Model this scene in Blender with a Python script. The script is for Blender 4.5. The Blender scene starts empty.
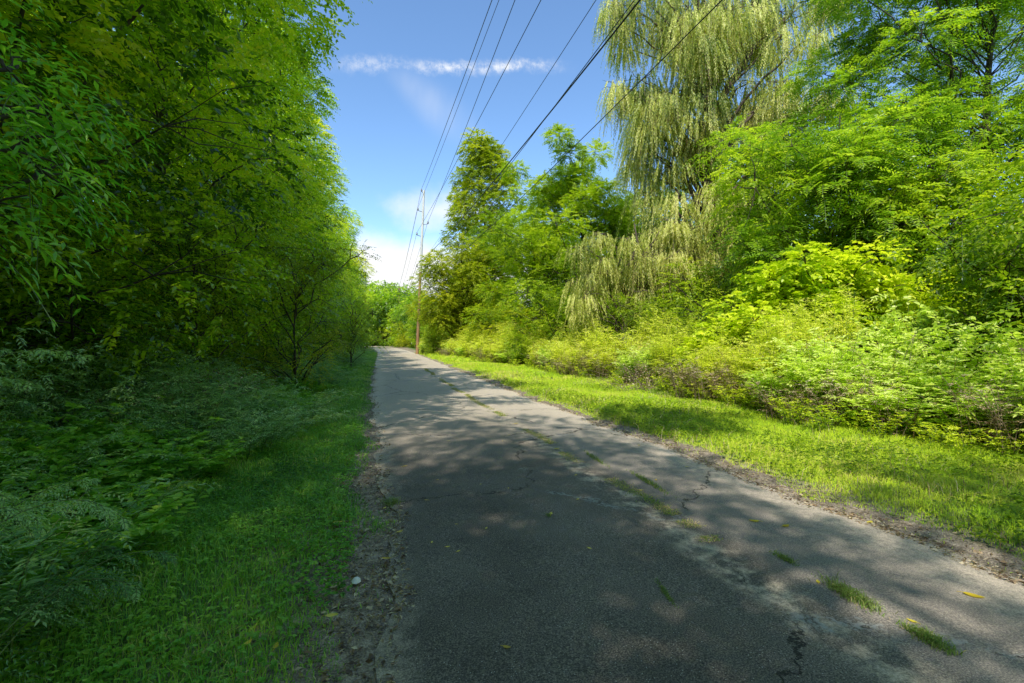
import bpy, math, numpy as np
from math import radians as R
rng = np.random.default_rng(7)
sc = bpy.context.scene
COL = sc.collection
UP = np.array([0., 0., 1.])

# ------------------------------------------------------------------ helpers
def tag(o, label=None, cat=None, group=None, kind=None):
    if label: o['label'] = label
    if cat: o['category'] = cat
    if group: o['group'] = group
    if kind: o['kind'] = kind
    return o

def empty(name, loc, label=None, cat=None, group=None, rz=0.0):
    o = bpy.data.objects.new(name, None); COL.objects.link(o)
    o.location = loc; o.rotation_euler = (0, 0, rz); o.empty_display_size = .2
    return tag(o, label, cat, group)

def dup(root, loc, rz=0.0, sc_=(1, 1, 1), label=None, group=None, tilt=(0, 0)):
    r = root.copy(); COL.objects.link(r)
    r.location = loc; r.rotation_euler = (tilt[0], tilt[1], rz); r.scale = sc_
    if label: r['label'] = label
    if group: r['group'] = group
    for ch in list(root.children):
        c = ch.copy(); COL.objects.link(c); c.parent = r
    return r

class MB:
    """collects triangles / quads with a per-face tint and material index"""
    def __init__(s): s.V = []; s.F = []; s.T = []; s.M = []; s.n = 0
    def add(s, v, f, t=0.5, m=0):
        v = np.asarray(v, float).reshape(-1, 3); f = np.asarray(f, int)
        s.V.append(v); s.F.append(f + s.n); s.n += len(v)
        s.T.append(np.broadcast_to(np.asarray(t, float), (len(f),)).copy())
        s.M.append(np.full(len(f), m, int))
    def build(s, name, mats, parent=None, smooth=False):
        V = np.concatenate(s.V) if s.V else np.zeros((0, 3))
        me = bpy.data.meshes.new(name)
        loops = np.concatenate([f.ravel() for f in s.F]); 
        tot = np.concatenate([np.full(len(f), f.shape[1]) for f in s.F])
        start = np.concatenate([[0], np.cumsum(tot)[:-1]])
        me.vertices.add(len(V)); me.vertices.foreach_set('co', V.ravel().astype(np.float32))
        me.loops.add(len(loops)); me.loops.foreach_set('vertex_index', loops.astype(np.int32))
        me.polygons.add(len(tot)); me.polygons.foreach_set('loop_start', start.astype(np.int32))
        me.polygons.foreach_set('loop_total', tot.astype(np.int32))
        me.polygons.foreach_set('material_index', np.concatenate(s.M).astype(np.int32))
        if smooth: me.polygons.foreach_set('use_smooth', np.ones(len(tot), bool))
        a = me.attributes.new('tint', 'FLOAT', 'FACE'); a.data.foreach_set('value', np.concatenate(s.T).astype(np.float32))
        me.update(calc_edges=True)
        for m in (mats if isinstance(mats, (list, tuple)) else [mats]): me.materials.append(m)
        o = bpy.data.objects.new(name, me); COL.objects.link(o)
        if parent: o.parent = parent
        return o

def nz(v): return v / np.maximum(np.linalg.norm(v, axis=-1, keepdims=True), 1e-9)

def leaves(mb, b, d, nrm, ln, wd, tint, hexa=False, mat=0, fold=.18):
    N = len(b); d = nz(d); s = nz(np.cross(d, nrm)); n = np.cross(s, d)
    ln = np.broadcast_to(ln, (N,))[:, None]; wd = np.broadcast_to(wd, (N,))[:, None]
    idx = np.arange(N)[:, None]
    if not hexa:
        v = np.stack([b, b + d*ln*.42 + s*wd*.5 + n*wd*fold, b + d*ln - UP*ln*.12, b + d*ln*.42 - s*wd*.5 + n*wd*fold], 1)
        f = np.concatenate([idx*4 + np.array([[0, 1, 2]]), idx*4 + np.array([[0, 2, 3]])])
        t = np.concatenate([tint, tint])
    else:
        v = np.stack([b, b + d*ln*.18 + s*wd*.42 + n*wd*fold, b + d*ln*.6 + s*wd*.42 + n*wd*fold*.6, b + d*ln - UP*ln*.12,
                      b + d*ln*.6 - s*wd*.42 + n*wd*fold*.6, b + d*ln*.18 - s*wd*.42 + n*wd*fold], 1)
        f = np.concatenate([idx*6 + np.array([[0, 1, 2, 3]]), idx*6 + np.array([[0, 3, 4, 5]])])
        t = np.concatenate([tint, tint])
    mb.add(v, f, t, mat)

def sprays(mb, P, D, L, n, ll, lw, ang=55, droop=.35, jit=.35, tint=None, hexa=False, stem=0.0, t0=.12, tj=.12, taper=.35):
    N = len(P); D = nz(D); L = np.broadcast_to(L, (N,))
    if tint is None: tint = rng.random(N)
    t = np.linspace(t0, 1, n)[None, :] + rng.normal(0, .25/n, (N, n))
    dz = -UP*1.0
    pos = P[:, None] + D[:, None]*(L[:, None]*t)[..., None] + dz*(droop*L[:, None]*t**2)[..., None]
    T = nz(D[:, None] + dz*(2*droop*t)[..., None])
    S = np.cross(T, UP + rng.normal(0, .25, (N, 1, 3))); S = nz(S)
    sg = np.where(np.arange(n) % 2 == 0, 1., -1.)[None, :, None]
    a = R(ang)*np.ones(n); a[-1] = 0.05
    d = T*np.cos(a)[None, :, None] + S*sg*np.sin(a)[None, :, None] + rng.normal(0, jit*.5, (N, n, 3))
    nr = np.cross(S, T)*1.0; nr = nr*np.sign(nr[..., 2:3] + 1e-6) + UP*.35 + rng.normal(0, jit, (N, n, 3))
    size = (1 - taper*np.abs(t*2 - .9))*rng.uniform(.75, 1.15, (N, n))
    tt = np.clip(tint[:, None] + rng.normal(0, tj, (N, n)), 0, 1)
    leaves(mb, pos.reshape(-1, 3), d.reshape(-1, 3), nr.reshape(-1, 3), (ll*size).ravel(), (lw*size).ravel(), tt.ravel(), hexa)
    if stem > 0:
        ts = np.linspace(0, 1, 4)[None, :]
        ps = P[:, None] + D[:, None]*(L[:, None]*ts)[..., None] + dz*(droop*L[:, None]*ts**2)[..., None]
        w = nz(np.cross(D, UP + .01))*stem
        v = np.stack([ps + w[:, None], ps - w[:, None]], 2).reshape(N, 8, 3)
        i = np.arange(N)[:, None]*8
        f = np.concatenate([i + np.array([[2*k, 2*k+1, 2*k+3, 2*k+2]]) for k in range(3)])
        mb.add(v, f, .5, 1)

def tube(mb, pts, rad, sides=6, t=.5, m=0, cap=False):
    pts = np.asarray(pts, float); k = len(pts); rad = np.broadcast_to(rad, (k,))
    T = nz(np.gradient(pts, axis=0)); ref = np.array([0, 1., 0.]) if abs(T[0][2]) > .8 else UP
    A = nz(np.cross(T, ref)); B = np.cross(T, A)
    th = np.arange(sides)*2*np.pi/sides
    v = pts[:, None] + (A[:, None]*np.cos(th)[None, :, None] + B[:, None]*np.sin(th)[None, :, None])*rad[:, None, None]
    a = np.arange(sides); b = (a+1) % sides
    f = np.concatenate([np.stack([i*sides+a, i*sides+b, (i+1)*sides+b, (i+1)*sides+a], 1) for i in range(k-1)])
    mb.add(v, f, t, m)
    if cap: 
        mb.add(v[-1], np.arange(sides)[None, :], t, m); mb.add(v[0], np.arange(sides)[None, ::-1], t, m)

def bend(p0, p1, k=5, up=.15, wob=.08):
    p0 = np.asarray(p0, float); p1 = np.asarray(p1, float); t = np.linspace(0, 1, k)[:, None]
    L = np.linalg.norm(p1-p0)
    return p0 + (p1-p0)*t + UP*up*L*np.sin(t*np.pi) + rng.normal(0, wob*L/k, (k, 3))*np.sin(t*np.pi)

def box(mb, c, s, t=.5, m=0, bevel=0):
    c = np.array(c); s = np.array(s)/2
    v = np.array([[x, y, z] for x in (-1, 1) for y in (-1, 1) for z in (-1, 1)])*s + c
    mb.add(v, [[0, 1, 3, 2], [4, 6, 7, 5], [0, 4, 5, 1], [2, 3, 7, 6], [0, 2, 6, 4], [1, 5, 7, 3]], t, m)

# ------------------------------------------------------------------ materials
def newmat(name):
    m = bpy.data.materials.new(name); m.use_nodes = True; nt = m.node_tree; nt.nodes.clear(); return m, nt
def N(nt, t, **k):
    n = nt.nodes.new(t)
    for a, v in k.items(): setattr(n, a, v)
    return n
def ramp(nt, stops):
    r = N(nt, 'ShaderNodeValToRGB'); e = r.color_ramp.elements
    while len(e) < len(stops): e.new(.5)
    for i, (p, c) in enumerate(stops): e[i].position = p; e[i].color = (*c, 1)
    return r

def leafmat(name, stops, trans=.4, rough=.45, spec=.4, tcol=1.6, patch=1.2, upn=0):
    m, nt = newmat(name); L = nt.links.new
    at = N(nt, 'ShaderNodeAttribute', attribute_name='tint')
    oi = N(nt, 'ShaderNodeObjectInfo')
    ge = N(nt, 'ShaderNodeNewGeometry')
    no = N(nt, 'ShaderNodeTexNoise'); no.inputs['Scale'].default_value = patch; no.inputs['Detail'].default_value = 2
    L(ge.outputs['Position'], no.inputs['Vector'])
    a1 = N(nt, 'ShaderNodeMath', operation='MULTIPLY_ADD'); L(no.outputs['Fac'], a1.inputs[0]); a1.inputs[1].default_value = .7; a1.inputs[2].default_value = -.42
    a2 = N(nt, 'ShaderNodeMath', operation='ADD'); L(at.outputs['Fac'], a2.inputs[0]); L(a1.outputs[0], a2.inputs[1])
    a3 = N(nt, 'ShaderNodeMath', operation='MULTIPLY_ADD'); L(oi.outputs['Random'], a3.inputs[0]); a3.inputs[1].default_value = .16; L(a2.outputs[0], a3.inputs[2])
    rp = ramp(nt, stops); L(a3.outputs[0], rp.inputs[0])
    p = N(nt, 'ShaderNodeBsdfPrincipled'); p.inputs['Roughness'].default_value = rough; p.inputs['Specular IOR Level'].default_value = spec
    L(rp.outputs[0], p.inputs['Base Color'])
    tr = N(nt, 'ShaderNodeBsdfTranslucent')
    mm = N(nt, 'ShaderNodeMix', data_type='RGBA', blend_type='MULTIPLY'); mm.inputs[0].default_value = 1
    L(rp.outputs[0], mm.inputs[6]); mm.inputs[7].default_value = (tcol*1.05, tcol*1.15, tcol*.45, 1); L(mm.outputs[2], tr.inputs['Color'])
    if upn:
        vm = N(nt, 'ShaderNodeVectorMath', operation='MULTIPLY_ADD'); L(ge.outputs['Normal'], vm.inputs[0]); vm.inputs[1].default_value = (1-upn,)*3; vm.inputs[2].default_value = (0, 0, upn)
        vn_ = N(nt, 'ShaderNodeVectorMath', operation='NORMALIZE'); L(vm.outputs[0], vn_.inputs[0]); L(vn_.outputs[0], p.inputs['Normal'])
    mx = N(nt, 'ShaderNodeMixShader'); mx.inputs[0].default_value = trans
    L(p.outputs[0], mx.inputs[1]); L(tr.outputs[0], mx.inputs[2])
    o = N(nt, 'ShaderNodeOutputMaterial'); L(mx.outputs[0], o.inputs[0])
    return m

def barkmat(name, c1, c2, scale=8, zs=.25, bump=.5, rough=.9):
    m, nt = newmat(name); L = nt.links.new
    tc = N(nt, 'ShaderNodeTexCoord'); mp = N(nt, 'ShaderNodeMapping'); mp.inputs['Scale'].default_value = (1, 1, zs)
    L(tc.outputs['Object'], mp.inputs[0])
    no = N(nt, 'ShaderNodeTexNoise'); no.inputs['Scale'].default_value = scale; no.inputs['Detail'].default_value = 6; no.inputs['Roughness'].default_value = .7
    L(mp.outputs[0], no.inputs['Vector'])
    rp = ramp(nt, [(.3, c1), (.7, c2)]); L(no.outputs['Fac'], rp.inputs[0])
    p = N(nt, 'ShaderNodeBsdfPrincipled'); p.inputs['Roughness'].default_value = rough; L(rp.outputs[0], p.inputs['Base Color'])
    b = N(nt, 'ShaderNodeBump'); b.inputs['Strength'].default_value = bump; b.inputs['Distance'].default_value = .02
    L(no.outputs['Fac'], b.inputs['Height']); L(b.outputs[0], p.inputs['Normal'])
    o = N(nt, 'ShaderNodeOutputMaterial'); L(p.outputs[0], o.inputs[0]); return m

def plain(name, c, rough=.5, metal=0.):
    m, nt = newmat(name); L = nt.links.new
    no = N(nt, 'ShaderNodeTexNoise'); no.inputs['Scale'].default_value = 30
    rp = ramp(nt, [(.3, tuple(x*.8 for x in c)), (.7, tuple(x*1.15 for x in c))]); L(no.outputs['Fac'], rp.inputs[0])
    p = N(nt, 'ShaderNodeBsdfPrincipled'); L(rp.outputs[0], p.inputs['Base Color']); p.inputs['Roughness'].default_value = rough; p.inputs['Metallic'].default_value = metal
    o = N(nt, 'ShaderNodeOutputMaterial'); L(p.outputs[0], o.inputs[0]); return m

M = {}
M['leafA'] = leafmat('broad_leaf', [(0, (.04, .10, .008)), (.4, (.27, .42, .014)), (.75, (.62, .70, .03)), (1, (.72, .66, .04))], trans=.48, rough=.24, spec=1.0, patch=.9)
M['leafNear'] = leafmat('near_leaf', [(0, (.06, .20, .02)), (.5, (.18, .46, .04)), (1, (.42, .68, .07))], trans=.45, rough=.3, spec=.6)
M['leafLoc'] = leafmat('locust_leaf', [(0, (.07, .14, .01)), (.5, (.27, .38, .015)), (1, (.56, .60, .03))], trans=.45)
M['leafOlive'] = leafmat('olive_leaf', [(0, (.12, .18, .008)), (.5, (.32, .38, .014)), (1, (.56, .52, .03))], trans=.42)
M['leafYel'] = leafmat('yellowing_leaf', [(0, (.14, .20, .008)), (.5, (.36, .40, .014)), (1, (.66, .60, .03))], trans=.42)
M['leafPin'] = leafmat('pinnate_leaf', [(0, (.04, .11, .012)), (.45, (.22, .37, .02)), (1, (.64, .72, .06))], trans=.42, rough=.32, spec=.7)
M['leafWil'] = leafmat('willow_leaf', [(0, (.10, .17, .02)), (.5, (.58, .60, .12)), (1, (.85, .80, .30))], trans=.4, rough=.42, tcol=1.3)
M['leafVine'] = leafmat('vine_leaf', [(0, (.12, .28, .01)), (.5, (.50, .60, .02)), (1, (.78, .78, .06))], trans=.38, rough=.4)
M['leafWeed'] = leafmat('weed_leaf', [(0, (.15, .24, .02)), (.5, (.60, .66, .05)), (1, (.85, .80, .20))], trans=.4, patch=2)
M['leafPale'] = leafmat('pale_weed_leaf', [(0, (.12, .24, .02)), (.5, (.50, .62, .08)), (1, (.80, .82, .30))], trans=.4, patch=2)
M['leafMug'] = leafmat('mugwort_leaf', [(0, (.05, .13, .04)), (.5, (.19, .36, .12)), (1, (.48, .64, .28))], trans=.38, patch=2)
M['leafHerb'] = leafmat('herb_leaf', [(0, (.06, .18, .025)), (.5, (.20, .44, .05)), (1, (.44, .62, .08))], trans=.4, patch=2)
M['dry'] = leafmat('dry_leaf', [(0, (.10, .06, .035)), (.5, (.34, .22, .12)), (1, (.75, .62, .42))], trans=.2, tcol=1.1)
M['yleaf'] = leafmat('fallen_yellow_leaf', [(0, (.5, .33, .02)), (.5, (.75, .55, .03)), (1, (.8, .65, .08))], trans=.15, tcol=1)
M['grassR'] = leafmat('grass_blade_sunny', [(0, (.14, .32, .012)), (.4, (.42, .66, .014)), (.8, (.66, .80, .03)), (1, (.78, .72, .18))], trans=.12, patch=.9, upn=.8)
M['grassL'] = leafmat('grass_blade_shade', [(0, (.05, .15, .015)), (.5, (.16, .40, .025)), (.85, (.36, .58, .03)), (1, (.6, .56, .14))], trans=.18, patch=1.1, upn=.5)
M['tuft'] = leafmat('dusty_tuft_blade', [(0, (.12, .13, .03)), (.5, (.16, .27, .04)), (.8, (.36, .38, .10)), (1, (.55, .42, .22))], trans=.3, patch=3, upn=.4)
M['bark'] = barkmat('bark', (.025, .018, .012), (.09, .07, .05))
M['barkw'] = barkmat('willow_bark', (.05, .035, .022), (.16, .12, .08))
M['twig'] = barkmat('dry_twig', (.12, .08, .05), (.32, .25, .17), 12, 1)
M['stemg'] = plain('green_stem', (.12, .17, .04), .6)
M['stemr'] = plain('reddish_stem', (.20, .12, .05), .6)
M['pole'] = barkmat('pole_wood', (.18, .09, .04), (.45, .27, .14), 5, .15, .3)
M['poletop'] = barkmat('weathered_pole_wood', (.5, .47, .42), (.75, .72, .66), 5, .15, .3)
M['wire'] = plain('black_cable', (.012, .012, .014), .45)
M['insul'] = plain('insulator_ceramic', (.25, .24, .24), .3)
M['steel'] = plain('galvanised_steel', (.25, .25, .26), .4, .8)
M['white'] = plain('white_litter', (.75, .75, .72), .6)

# ------------------------------------------------------------------ camera (path runs along +Y)
F = 470.; YAW = R(15.4); CH = 1.55
cam = bpy.data.cameras.new('camera'); co = bpy.data.objects.new('camera', cam); COL.objects.link(co); sc.camera = co
co.location = (0, 0, CH); co.rotation_euler = (R(90), 0, -YAW)
cam.sensor_width = 36; cam.lens = 36*F/1024; cam.clip_start = .05; cam.clip_end = 3000
cam.shift_y = -0.0015
def W(px, d):            # world x, y of something seen in column px at depth d
    l = (px-512)/F*d
    return np.array([d*math.sin(YAW)+l*math.cos(YAW), d*math.cos(YAW)-l*math.sin(YAW)])
def WG(px, py):          # ground point
    return W(px, F*CH/(py-340))

# ------------------------------------------------------------------ light
SUN_EL = 51.; SUN_AZ = 27.      # light travels towards +Y rotated this much to +X
sd = np.array([math.sin(R(SUN_AZ)), math.cos(R(SUN_AZ)), 0])*math.cos(R(SUN_EL)); sd[2] = -math.sin(R(SUN_EL))
from mathutils import Vector
sl = bpy.data.lights.new('sun', 'SUN'); sl.energy = 5.0; sl.angle = R(.53); sl.color = (1, .96, .88)
so = bpy.data.objects.new('sun', sl); COL.objects.link(so); so.location = (-20, -20, 40)
so.rotation_euler = Vector(sd).to_track_quat('-Z', 'Y').to_euler()

w = bpy.data.worlds.new('World'); sc.world = w; w.use_nodes = True; nt = w.node_tree; nt.nodes.clear(); L = nt.links.new
sky = N(nt, 'ShaderNodeTexSky', sky_type='NISHITA'); sky.sun_disc = False; sky.sun_elevation = R(SUN_EL)
sky.sun_rotation = R(180+SUN_AZ); sky.air_density = 1.0; sky.dust_density = .25; sky.ozone_density = 2.0
def mth(op, a, b=None, c=None, clamp=False):
    n = N(nt, 'ShaderNodeMath', operation=op); n.use_clamp = clamp
    for i, x in enumerate((a, b, c)):
        if x is None: continue
        if isinstance(x, (int, float)): n.inputs[i].default_value = x
        else: L(x, n.inputs[i])
    return n.outputs[0]
tc = N(nt, 'ShaderNodeTexCoord'); sp = N(nt, 'ShaderNodeSeparateXYZ'); L(tc.outputs['Generated'], sp.inputs[0])
yy = mth('MAXIMUM', sp.outputs[1], .05); u = mth('DIVIDE', sp.outputs[0], yy); v = mth('DIVIDE', sp.outputs[2], yy)
cb = N(nt, 'ShaderNodeCombineXYZ'); L(u, cb.inputs[0]); L(v, cb.inputs[1])
def noise(scale, det, vec=None, sxy=None, rough=.55, off=0):
    n = N(nt, 'ShaderNodeTexNoise'); n.inputs['Scale'].default_value = scale; n.inputs['Detail'].default_value = det; n.inputs['Roughness'].default_value = rough
    mp = N(nt, 'ShaderNodeMapping'); L(vec or cb.outputs[0], mp.inputs[0])
    mp.inputs['Location'].default_value = (off, off*.7, off)
    if sxy: mp.inputs['Scale'].default_value = (sxy[0], sxy[1], 1)
    L(mp.outputs[0], n.inputs['Vector']); return n.outputs['Fac']
def sstep(x, a, b):
    n = N(nt, 'ShaderNodeMapRange', interpolation_type='SMOOTHSTEP'); L(x, n.inputs[0]); n.inputs[1].default_value = a; n.inputs[2].default_value = b
    return n.outputs[0]
# condensation trail high up
n1 = noise(4, 3); n2 = noise(26, 6, rough=.7); n3 = noise(42, 7, sxy=(1, .8), off=3, rough=.75)
vc = mth('ADD', mth('ADD', mth('MULTIPLY_ADD', u, .13, .568), mth('MULTIPLY_ADD', n1, .06, -.032)), mth('MULTIPLY_ADD', noise(18, 4, off=9), .03, -.015))
dv = mth('ABSOLUTE', mth('SUBTRACT', v, vc))
tr_ = mth('SUBTRACT', 1., sstep(mth('DIVIDE', dv, mth('MULTIPLY_ADD', n2, .030, .006)), .0, 1.1))
tr_ = mth('MULTIPLY', tr_, mth('MULTIPLY', sstep(u, -.12, -.04), mth('SUBTRACT', 1., sstep(u, .30, .44))))
tr_ = mth('MULTIPLY', tr_, mth('ADD', mth('MULTIPLY', mth('MULTIPLY', sstep(n3, .35, .65), sstep(noise(11, 5, off=4, rough=.7), .34, .56)), .95), .08))
tr_ = mth('MULTIPLY', tr_, mth('ADD', mth('MULTIPLY', sstep(u, .06, .14), .35), .45))
# thin veil below the trail
nv = noise(3, 4, sxy=(1.6, .6), off=5)
dl = mth('ABSOLUTE', mth('SUBTRACT', mth('ADD', u, mth('MULTIPLY', v, .9)), .56))
veil = mth('MULTIPLY', mth('SUBTRACT', 1., sstep(dl, .0, .09)), mth('MULTIPLY', sstep(v, .40, .47), mth('SUBTRACT', 1., sstep(v, .52, .58))))
veil = mth('MULTIPLY', mth('MULTIPLY', veil, sstep(nv, .3, .7)), .38)
# low bank of cumulus towards the end of the path, and one puff by the pole
nb = noise(5, 6, off=1.3, rough=.6)
bank = mth('SUBTRACT', 1., sstep(mth('ADD', v, mth('MULTIPLY_ADD', nb, -.12, .06)), .17, .235))
nb2 = noise(9, 6, off=7)
du = mth('MULTIPLY', mth('SUBTRACT', u, .13), 1.0); dv2 = mth('MULTIPLY', mth('SUBTRACT', v, .275), 2.6)
rr = mth('SQRT', mth('ADD', mth('MULTIPLY', du, du), mth('MULTIPLY', dv2, dv2)))
puff = mth('MULTIPLY', mth('SUBTRACT', 1., sstep(mth('ADD', rr, mth('MULTIPLY_ADD', nb2, .26, -.13)), .01, .15)), .75)
# scattered cloud low down all around
n4 = noise(2.6, 6, vec=tc.outputs['Generated'], sxy=(1, 1), off=2)
low = mth('MULTIPLY', mth('MULTIPLY', sstep(n4, .5, .62), .6), mth('SUBTRACT', 1., sstep(sp.outputs[2], .10, .3)))
fr = sstep(sp.outputs[1], .05, .15)
cl = mth('MULTIPLY', mth('MAXIMUM', mth('MAXIMUM', tr_, veil), mth('MAXIMUM', bank, puff)), fr)
cl = mth('MAXIMUM', cl, low, clamp=True)
tint = N(nt, 'ShaderNodeMix', data_type='RGBA', blend_type='MULTIPLY'); tint.inputs[0].default_value = 1
L(sky.outputs[0], tint.inputs[6]); tint.inputs[7].default_value = (1.6, 1.9, 2.1, 1)
mx = N(nt, 'ShaderNodeMix', data_type='RGBA'); L(cl, mx.inputs[0]); L(tint.outputs[2], mx.inputs[6]); mx.inputs[7].default_value = (8.6, 8.7, 8.8, 1)
bg = N(nt, 'ShaderNodeBackground'); L(mx.outputs[2], bg.inputs[0]); bg.inputs[1].default_value = .125
ow = N(nt, 'ShaderNodeOutputWorld'); L(bg.outputs[0], ow.inputs[0])

sc.view_settings.view_transform = 'Standard'; sc.view_settings.look = 'None'; sc.view_settings.exposure = 0
sc.render.engine = 'CYCLES'
sc.cycles.max_bounces = 8; sc.cycles.transmission_bounces = 5; sc.cycles.diffuse_bounces = 6; sc.cycles.glossy_bounces = 2

# ------------------------------------------------------------------ ground
def path_shift(y): 
    y = np.asarray(y, float)
    return -.06 - .35*np.clip((y-4)/10, 0, 1) - .006*np.clip(y-14, 0, 200) - .0016*np.clip(y-60, 0, 400)**2
def wob(y, k=0): return .05*np.sin(y*1.7+k)+.035*np.sin(y*4.3+2*k)+.02*np.sin(y*9.1+k)
def edgeL(y): return .10 + path_shift(y) + wob(y, 1)
def edgeR(y): return 3.95 + .55*path_shift(y) + wob(y, 4)
def gz(x, y):
    x = np.asarray(x, float); y = np.asarray(y, float)
    off = np.maximum(np.clip(edgeL(y)-.05-x, 0, 9), np.clip(x-edgeR(y)-.05, 0, 9))
    k = np.clip(off/1.2, 0, 1)
    return k*(.03 + .03*np.sin(x*1.3+y*.7) + .02*np.sin(x*2.9-y*2.1)) + .02*np.clip(off/.3, 0, 1)

def pz(x, y):
    x = np.asarray(x, float); y = np.asarray(y, float); t = np.clip((x-edgeL(y))/(edgeR(y)-edgeL(y)), 0, 1); e = np.minimum(t, 1-t)
    return .012 + .016*np.clip(e/.06, 0, 1) + .02*np.sin(np.pi*t) + .004*np.sin(x*5+y*3)
gxs = np.concatenate([[-900, -300, -100, -40, -20], np.arange(-12, 20, .25), [22, 30, 60, 150, 400, 900]])
gys = np.concatenate([[-300, -60, -20], np.arange(-8, 40, .25), np.arange(40, 160, 2), [200, 300, 500, 900, 1600]])
X, Y = np.meshgrid(gxs, gys); Z = gz(X, Y); mb = MB()
nx = len(gxs); ii = (np.arange(len(gys)-1)[:, None]*nx + np.arange(nx-1)[None, :]).ravel()
mb.add(np.stack([X, Y, Z], -1), np.stack([ii, ii+1, ii+nx+1, ii+nx], 1))
m, nt = newmat('soil'); L = nt.links.new
ge = N(nt, 'ShaderNodeNewGeometry'); n1 = N(nt, 'ShaderNodeTexNoise'); n1.inputs['Scale'].default_value = 9; n1.inputs['Detail'].default_value = 8; n1.inputs['Roughness'].default_value = .75
L(ge.outputs['Position'], n1.inputs['Vector'])
n2 = N(nt, 'ShaderNodeTexNoise'); n2.inputs['Scale'].default_value = 90; n2.inputs['Detail'].default_value = 4; L(ge.outputs['Position'], n2.inputs['Vector'])
r1 = ramp(nt, [(.3, (.045, .035, .022)), (.5, (.27, .21, .15)), (.72, (.60, .48, .35))])
ad = N(nt, 'ShaderNodeMath', operation='MULTIPLY_ADD'); L(n2.outputs['Fac'], ad.inputs[0]); ad.inputs[1].default_value = .6; 
a0 = N(nt, 'ShaderNodeMath', operation='SUBTRACT'); L(n1.outputs['Fac'], a0.inputs[0]); a0.inputs[1].default_value = .3; L(a0.outputs[0], ad.inputs[2]); L(ad.outputs[0], r1.inputs[0])
# greener further from the path
sx = N(nt, 'ShaderNodeSeparateXYZ'); L(ge.outputs['Position'], sx.inputs[0])
c1 = N(nt, 'ShaderNodeMath', operation='SUBTRACT'); L(sx.outputs[0], c1.inputs[0]); c1.inputs[1].default_value = 1.9
c2 = N(nt, 'ShaderNodeMath', operation='ABSOLUTE'); L(c1.outputs[0], c2.inputs[0])
mr = N(nt, 'ShaderNodeMapRange'); L(c2.outputs[0], mr.inputs[0]); mr.inputs[1].default_value = 2.3; mr.inputs[2].default_value = 3.2
gm = N(nt, 'ShaderNodeMix', data_type='RGBA'); L(mr.outputs[0], gm.inputs[0]); L(r1.outputs[0], gm.inputs[6])
r2 = ramp(nt, [(.3, (.06, .11, .015)), (.7, (.15, .25, .03))]); L(n1.outputs['Fac'], r2.inputs[0]); L(r2.outputs[0], gm.inputs[7])
p = N(nt, 'ShaderNodeBsdfPrincipled'); p.inputs['Roughness'].default_value = .95; L(gm.outputs[2], p.inputs['Base Color'])
b = N(nt, 'ShaderNodeBump'); b.inputs['Strength'].default_value = .8; b.inputs['Distance'].default_value = .03; L(ad.outputs[0], b.inputs['Height']); L(b.outputs[0], p.inputs['Normal'])
o = N(nt, 'ShaderNodeOutputMaterial'); L(p.outputs[0], o.inputs[0])
tag(mb.build('ground', m, smooth=True), kind='structure')

# asphalt path
ys = np.concatenate([np.arange(-6, 30, .12), np.arange(30, 200, 1.5)]); k = 33
tt = np.linspace(0, 1, k)
eL = edgeL(ys); eR = edgeR(ys)
X = eL[:, None] + (eR-eL)[:, None]*tt[None]; Y = np.repeat(ys[:, None], k, 1)
edge = np.minimum(tt, 1-tt)[None]
jag = rng.normal(0, .012, X.shape)*(edge < .01)
X = X + jag
seam = np.exp(-((X-(2.45+path_shift(Y)*.6))/.06)**2)
Z = .012 + .016*np.clip(edge/.06, 0, 1) + .02*np.sin(np.pi*tt)[None] + .004*np.sin(X*5+Y*3) - .012*seam
mb = MB(); ii = (np.arange(len(ys)-1)[:, None]*k + np.arange(k-1)[None, :]).ravel()
mb.add(np.stack([X, Y, Z], -1), np.stack([ii, ii+1, ii+k+1, ii+k], 1))
# skirts so that the slab edge has thickness
for c in (0, k-1):
    v = np.stack([np.stack([X[:, c], Y[:, c], Z[:, c]], -1), np.stack([X[:, c], Y[:, c], Z[:, c]*0-.03], -1)], 1)
    i = np.arange(len(ys)-1)[:, None]*2
    q = np.array([[0, 1, 3, 2]]) if c == 0 else np.array([[0, 2, 3, 1]])
    mb.add(v, i+q)
m, nt = newmat('asphalt'); L = nt.links.new
ge = N(nt, 'ShaderNodeNewGeometry'); P_ = ge.outputs['Position']
def no_(scale, det=4, rough=.6, vec=None):
    n = N(nt, 'ShaderNodeTexNoise'); n.inputs['Scale'].default_value = scale; n.inputs['Detail'].default_value = det; n.inputs['Roughness'].default_value = rough; L(vec or P_, n.inputs['Vector']); return n.outputs['Fac']
def mixc(f, a, b, mode='MIX'):
    n = N(nt, 'ShaderNodeMix', data_type='RGBA', blend_type=mode)
    if isinstance(f, float): n.inputs[0].default_value = f
    else: L(f, n.inputs[0])
    for i, x in ((6, a), (7, b)):
        if isinstance(x, tuple): n.inputs[i].default_value = (*x, 1)
        else: L(x, n.inputs[i])
    return n.outputs[2]
grain = no_(120, 5, .75); big = no_(.9, 5); med = no_(7, 5)
base = ramp(nt, [(.35, (.105, .09, .072)), (.65, (.18, .155, .125))]); L(big, base.inputs[0])
gr = ramp(nt, [(.34, (.35, .35, .35)), (.5, (.9, .9, .9)), (.66, (2.0, 1.9, 1.8))]); L(grain, gr.inputs[0])
c = mixc(1.0, base.outputs[0], gr.outputs[0], 'MULTIPLY')
vo = N(nt, 'ShaderNodeTexVoronoi'); vo.inputs['Scale'].default_value = 75; L(P_, vo.inputs['Vector'])
st = sstep(vo.outputs['Distance'], .22, .10)
sepc = N(nt, 'ShaderNodeSeparateColor'); L(vo.outputs['Color'], sepc.inputs[0])
st = mth('MULTIPLY', st, sstep(sepc.outputs[0], .72, .8))
c = mixc(st, c, (.6, .58, .52))
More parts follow.
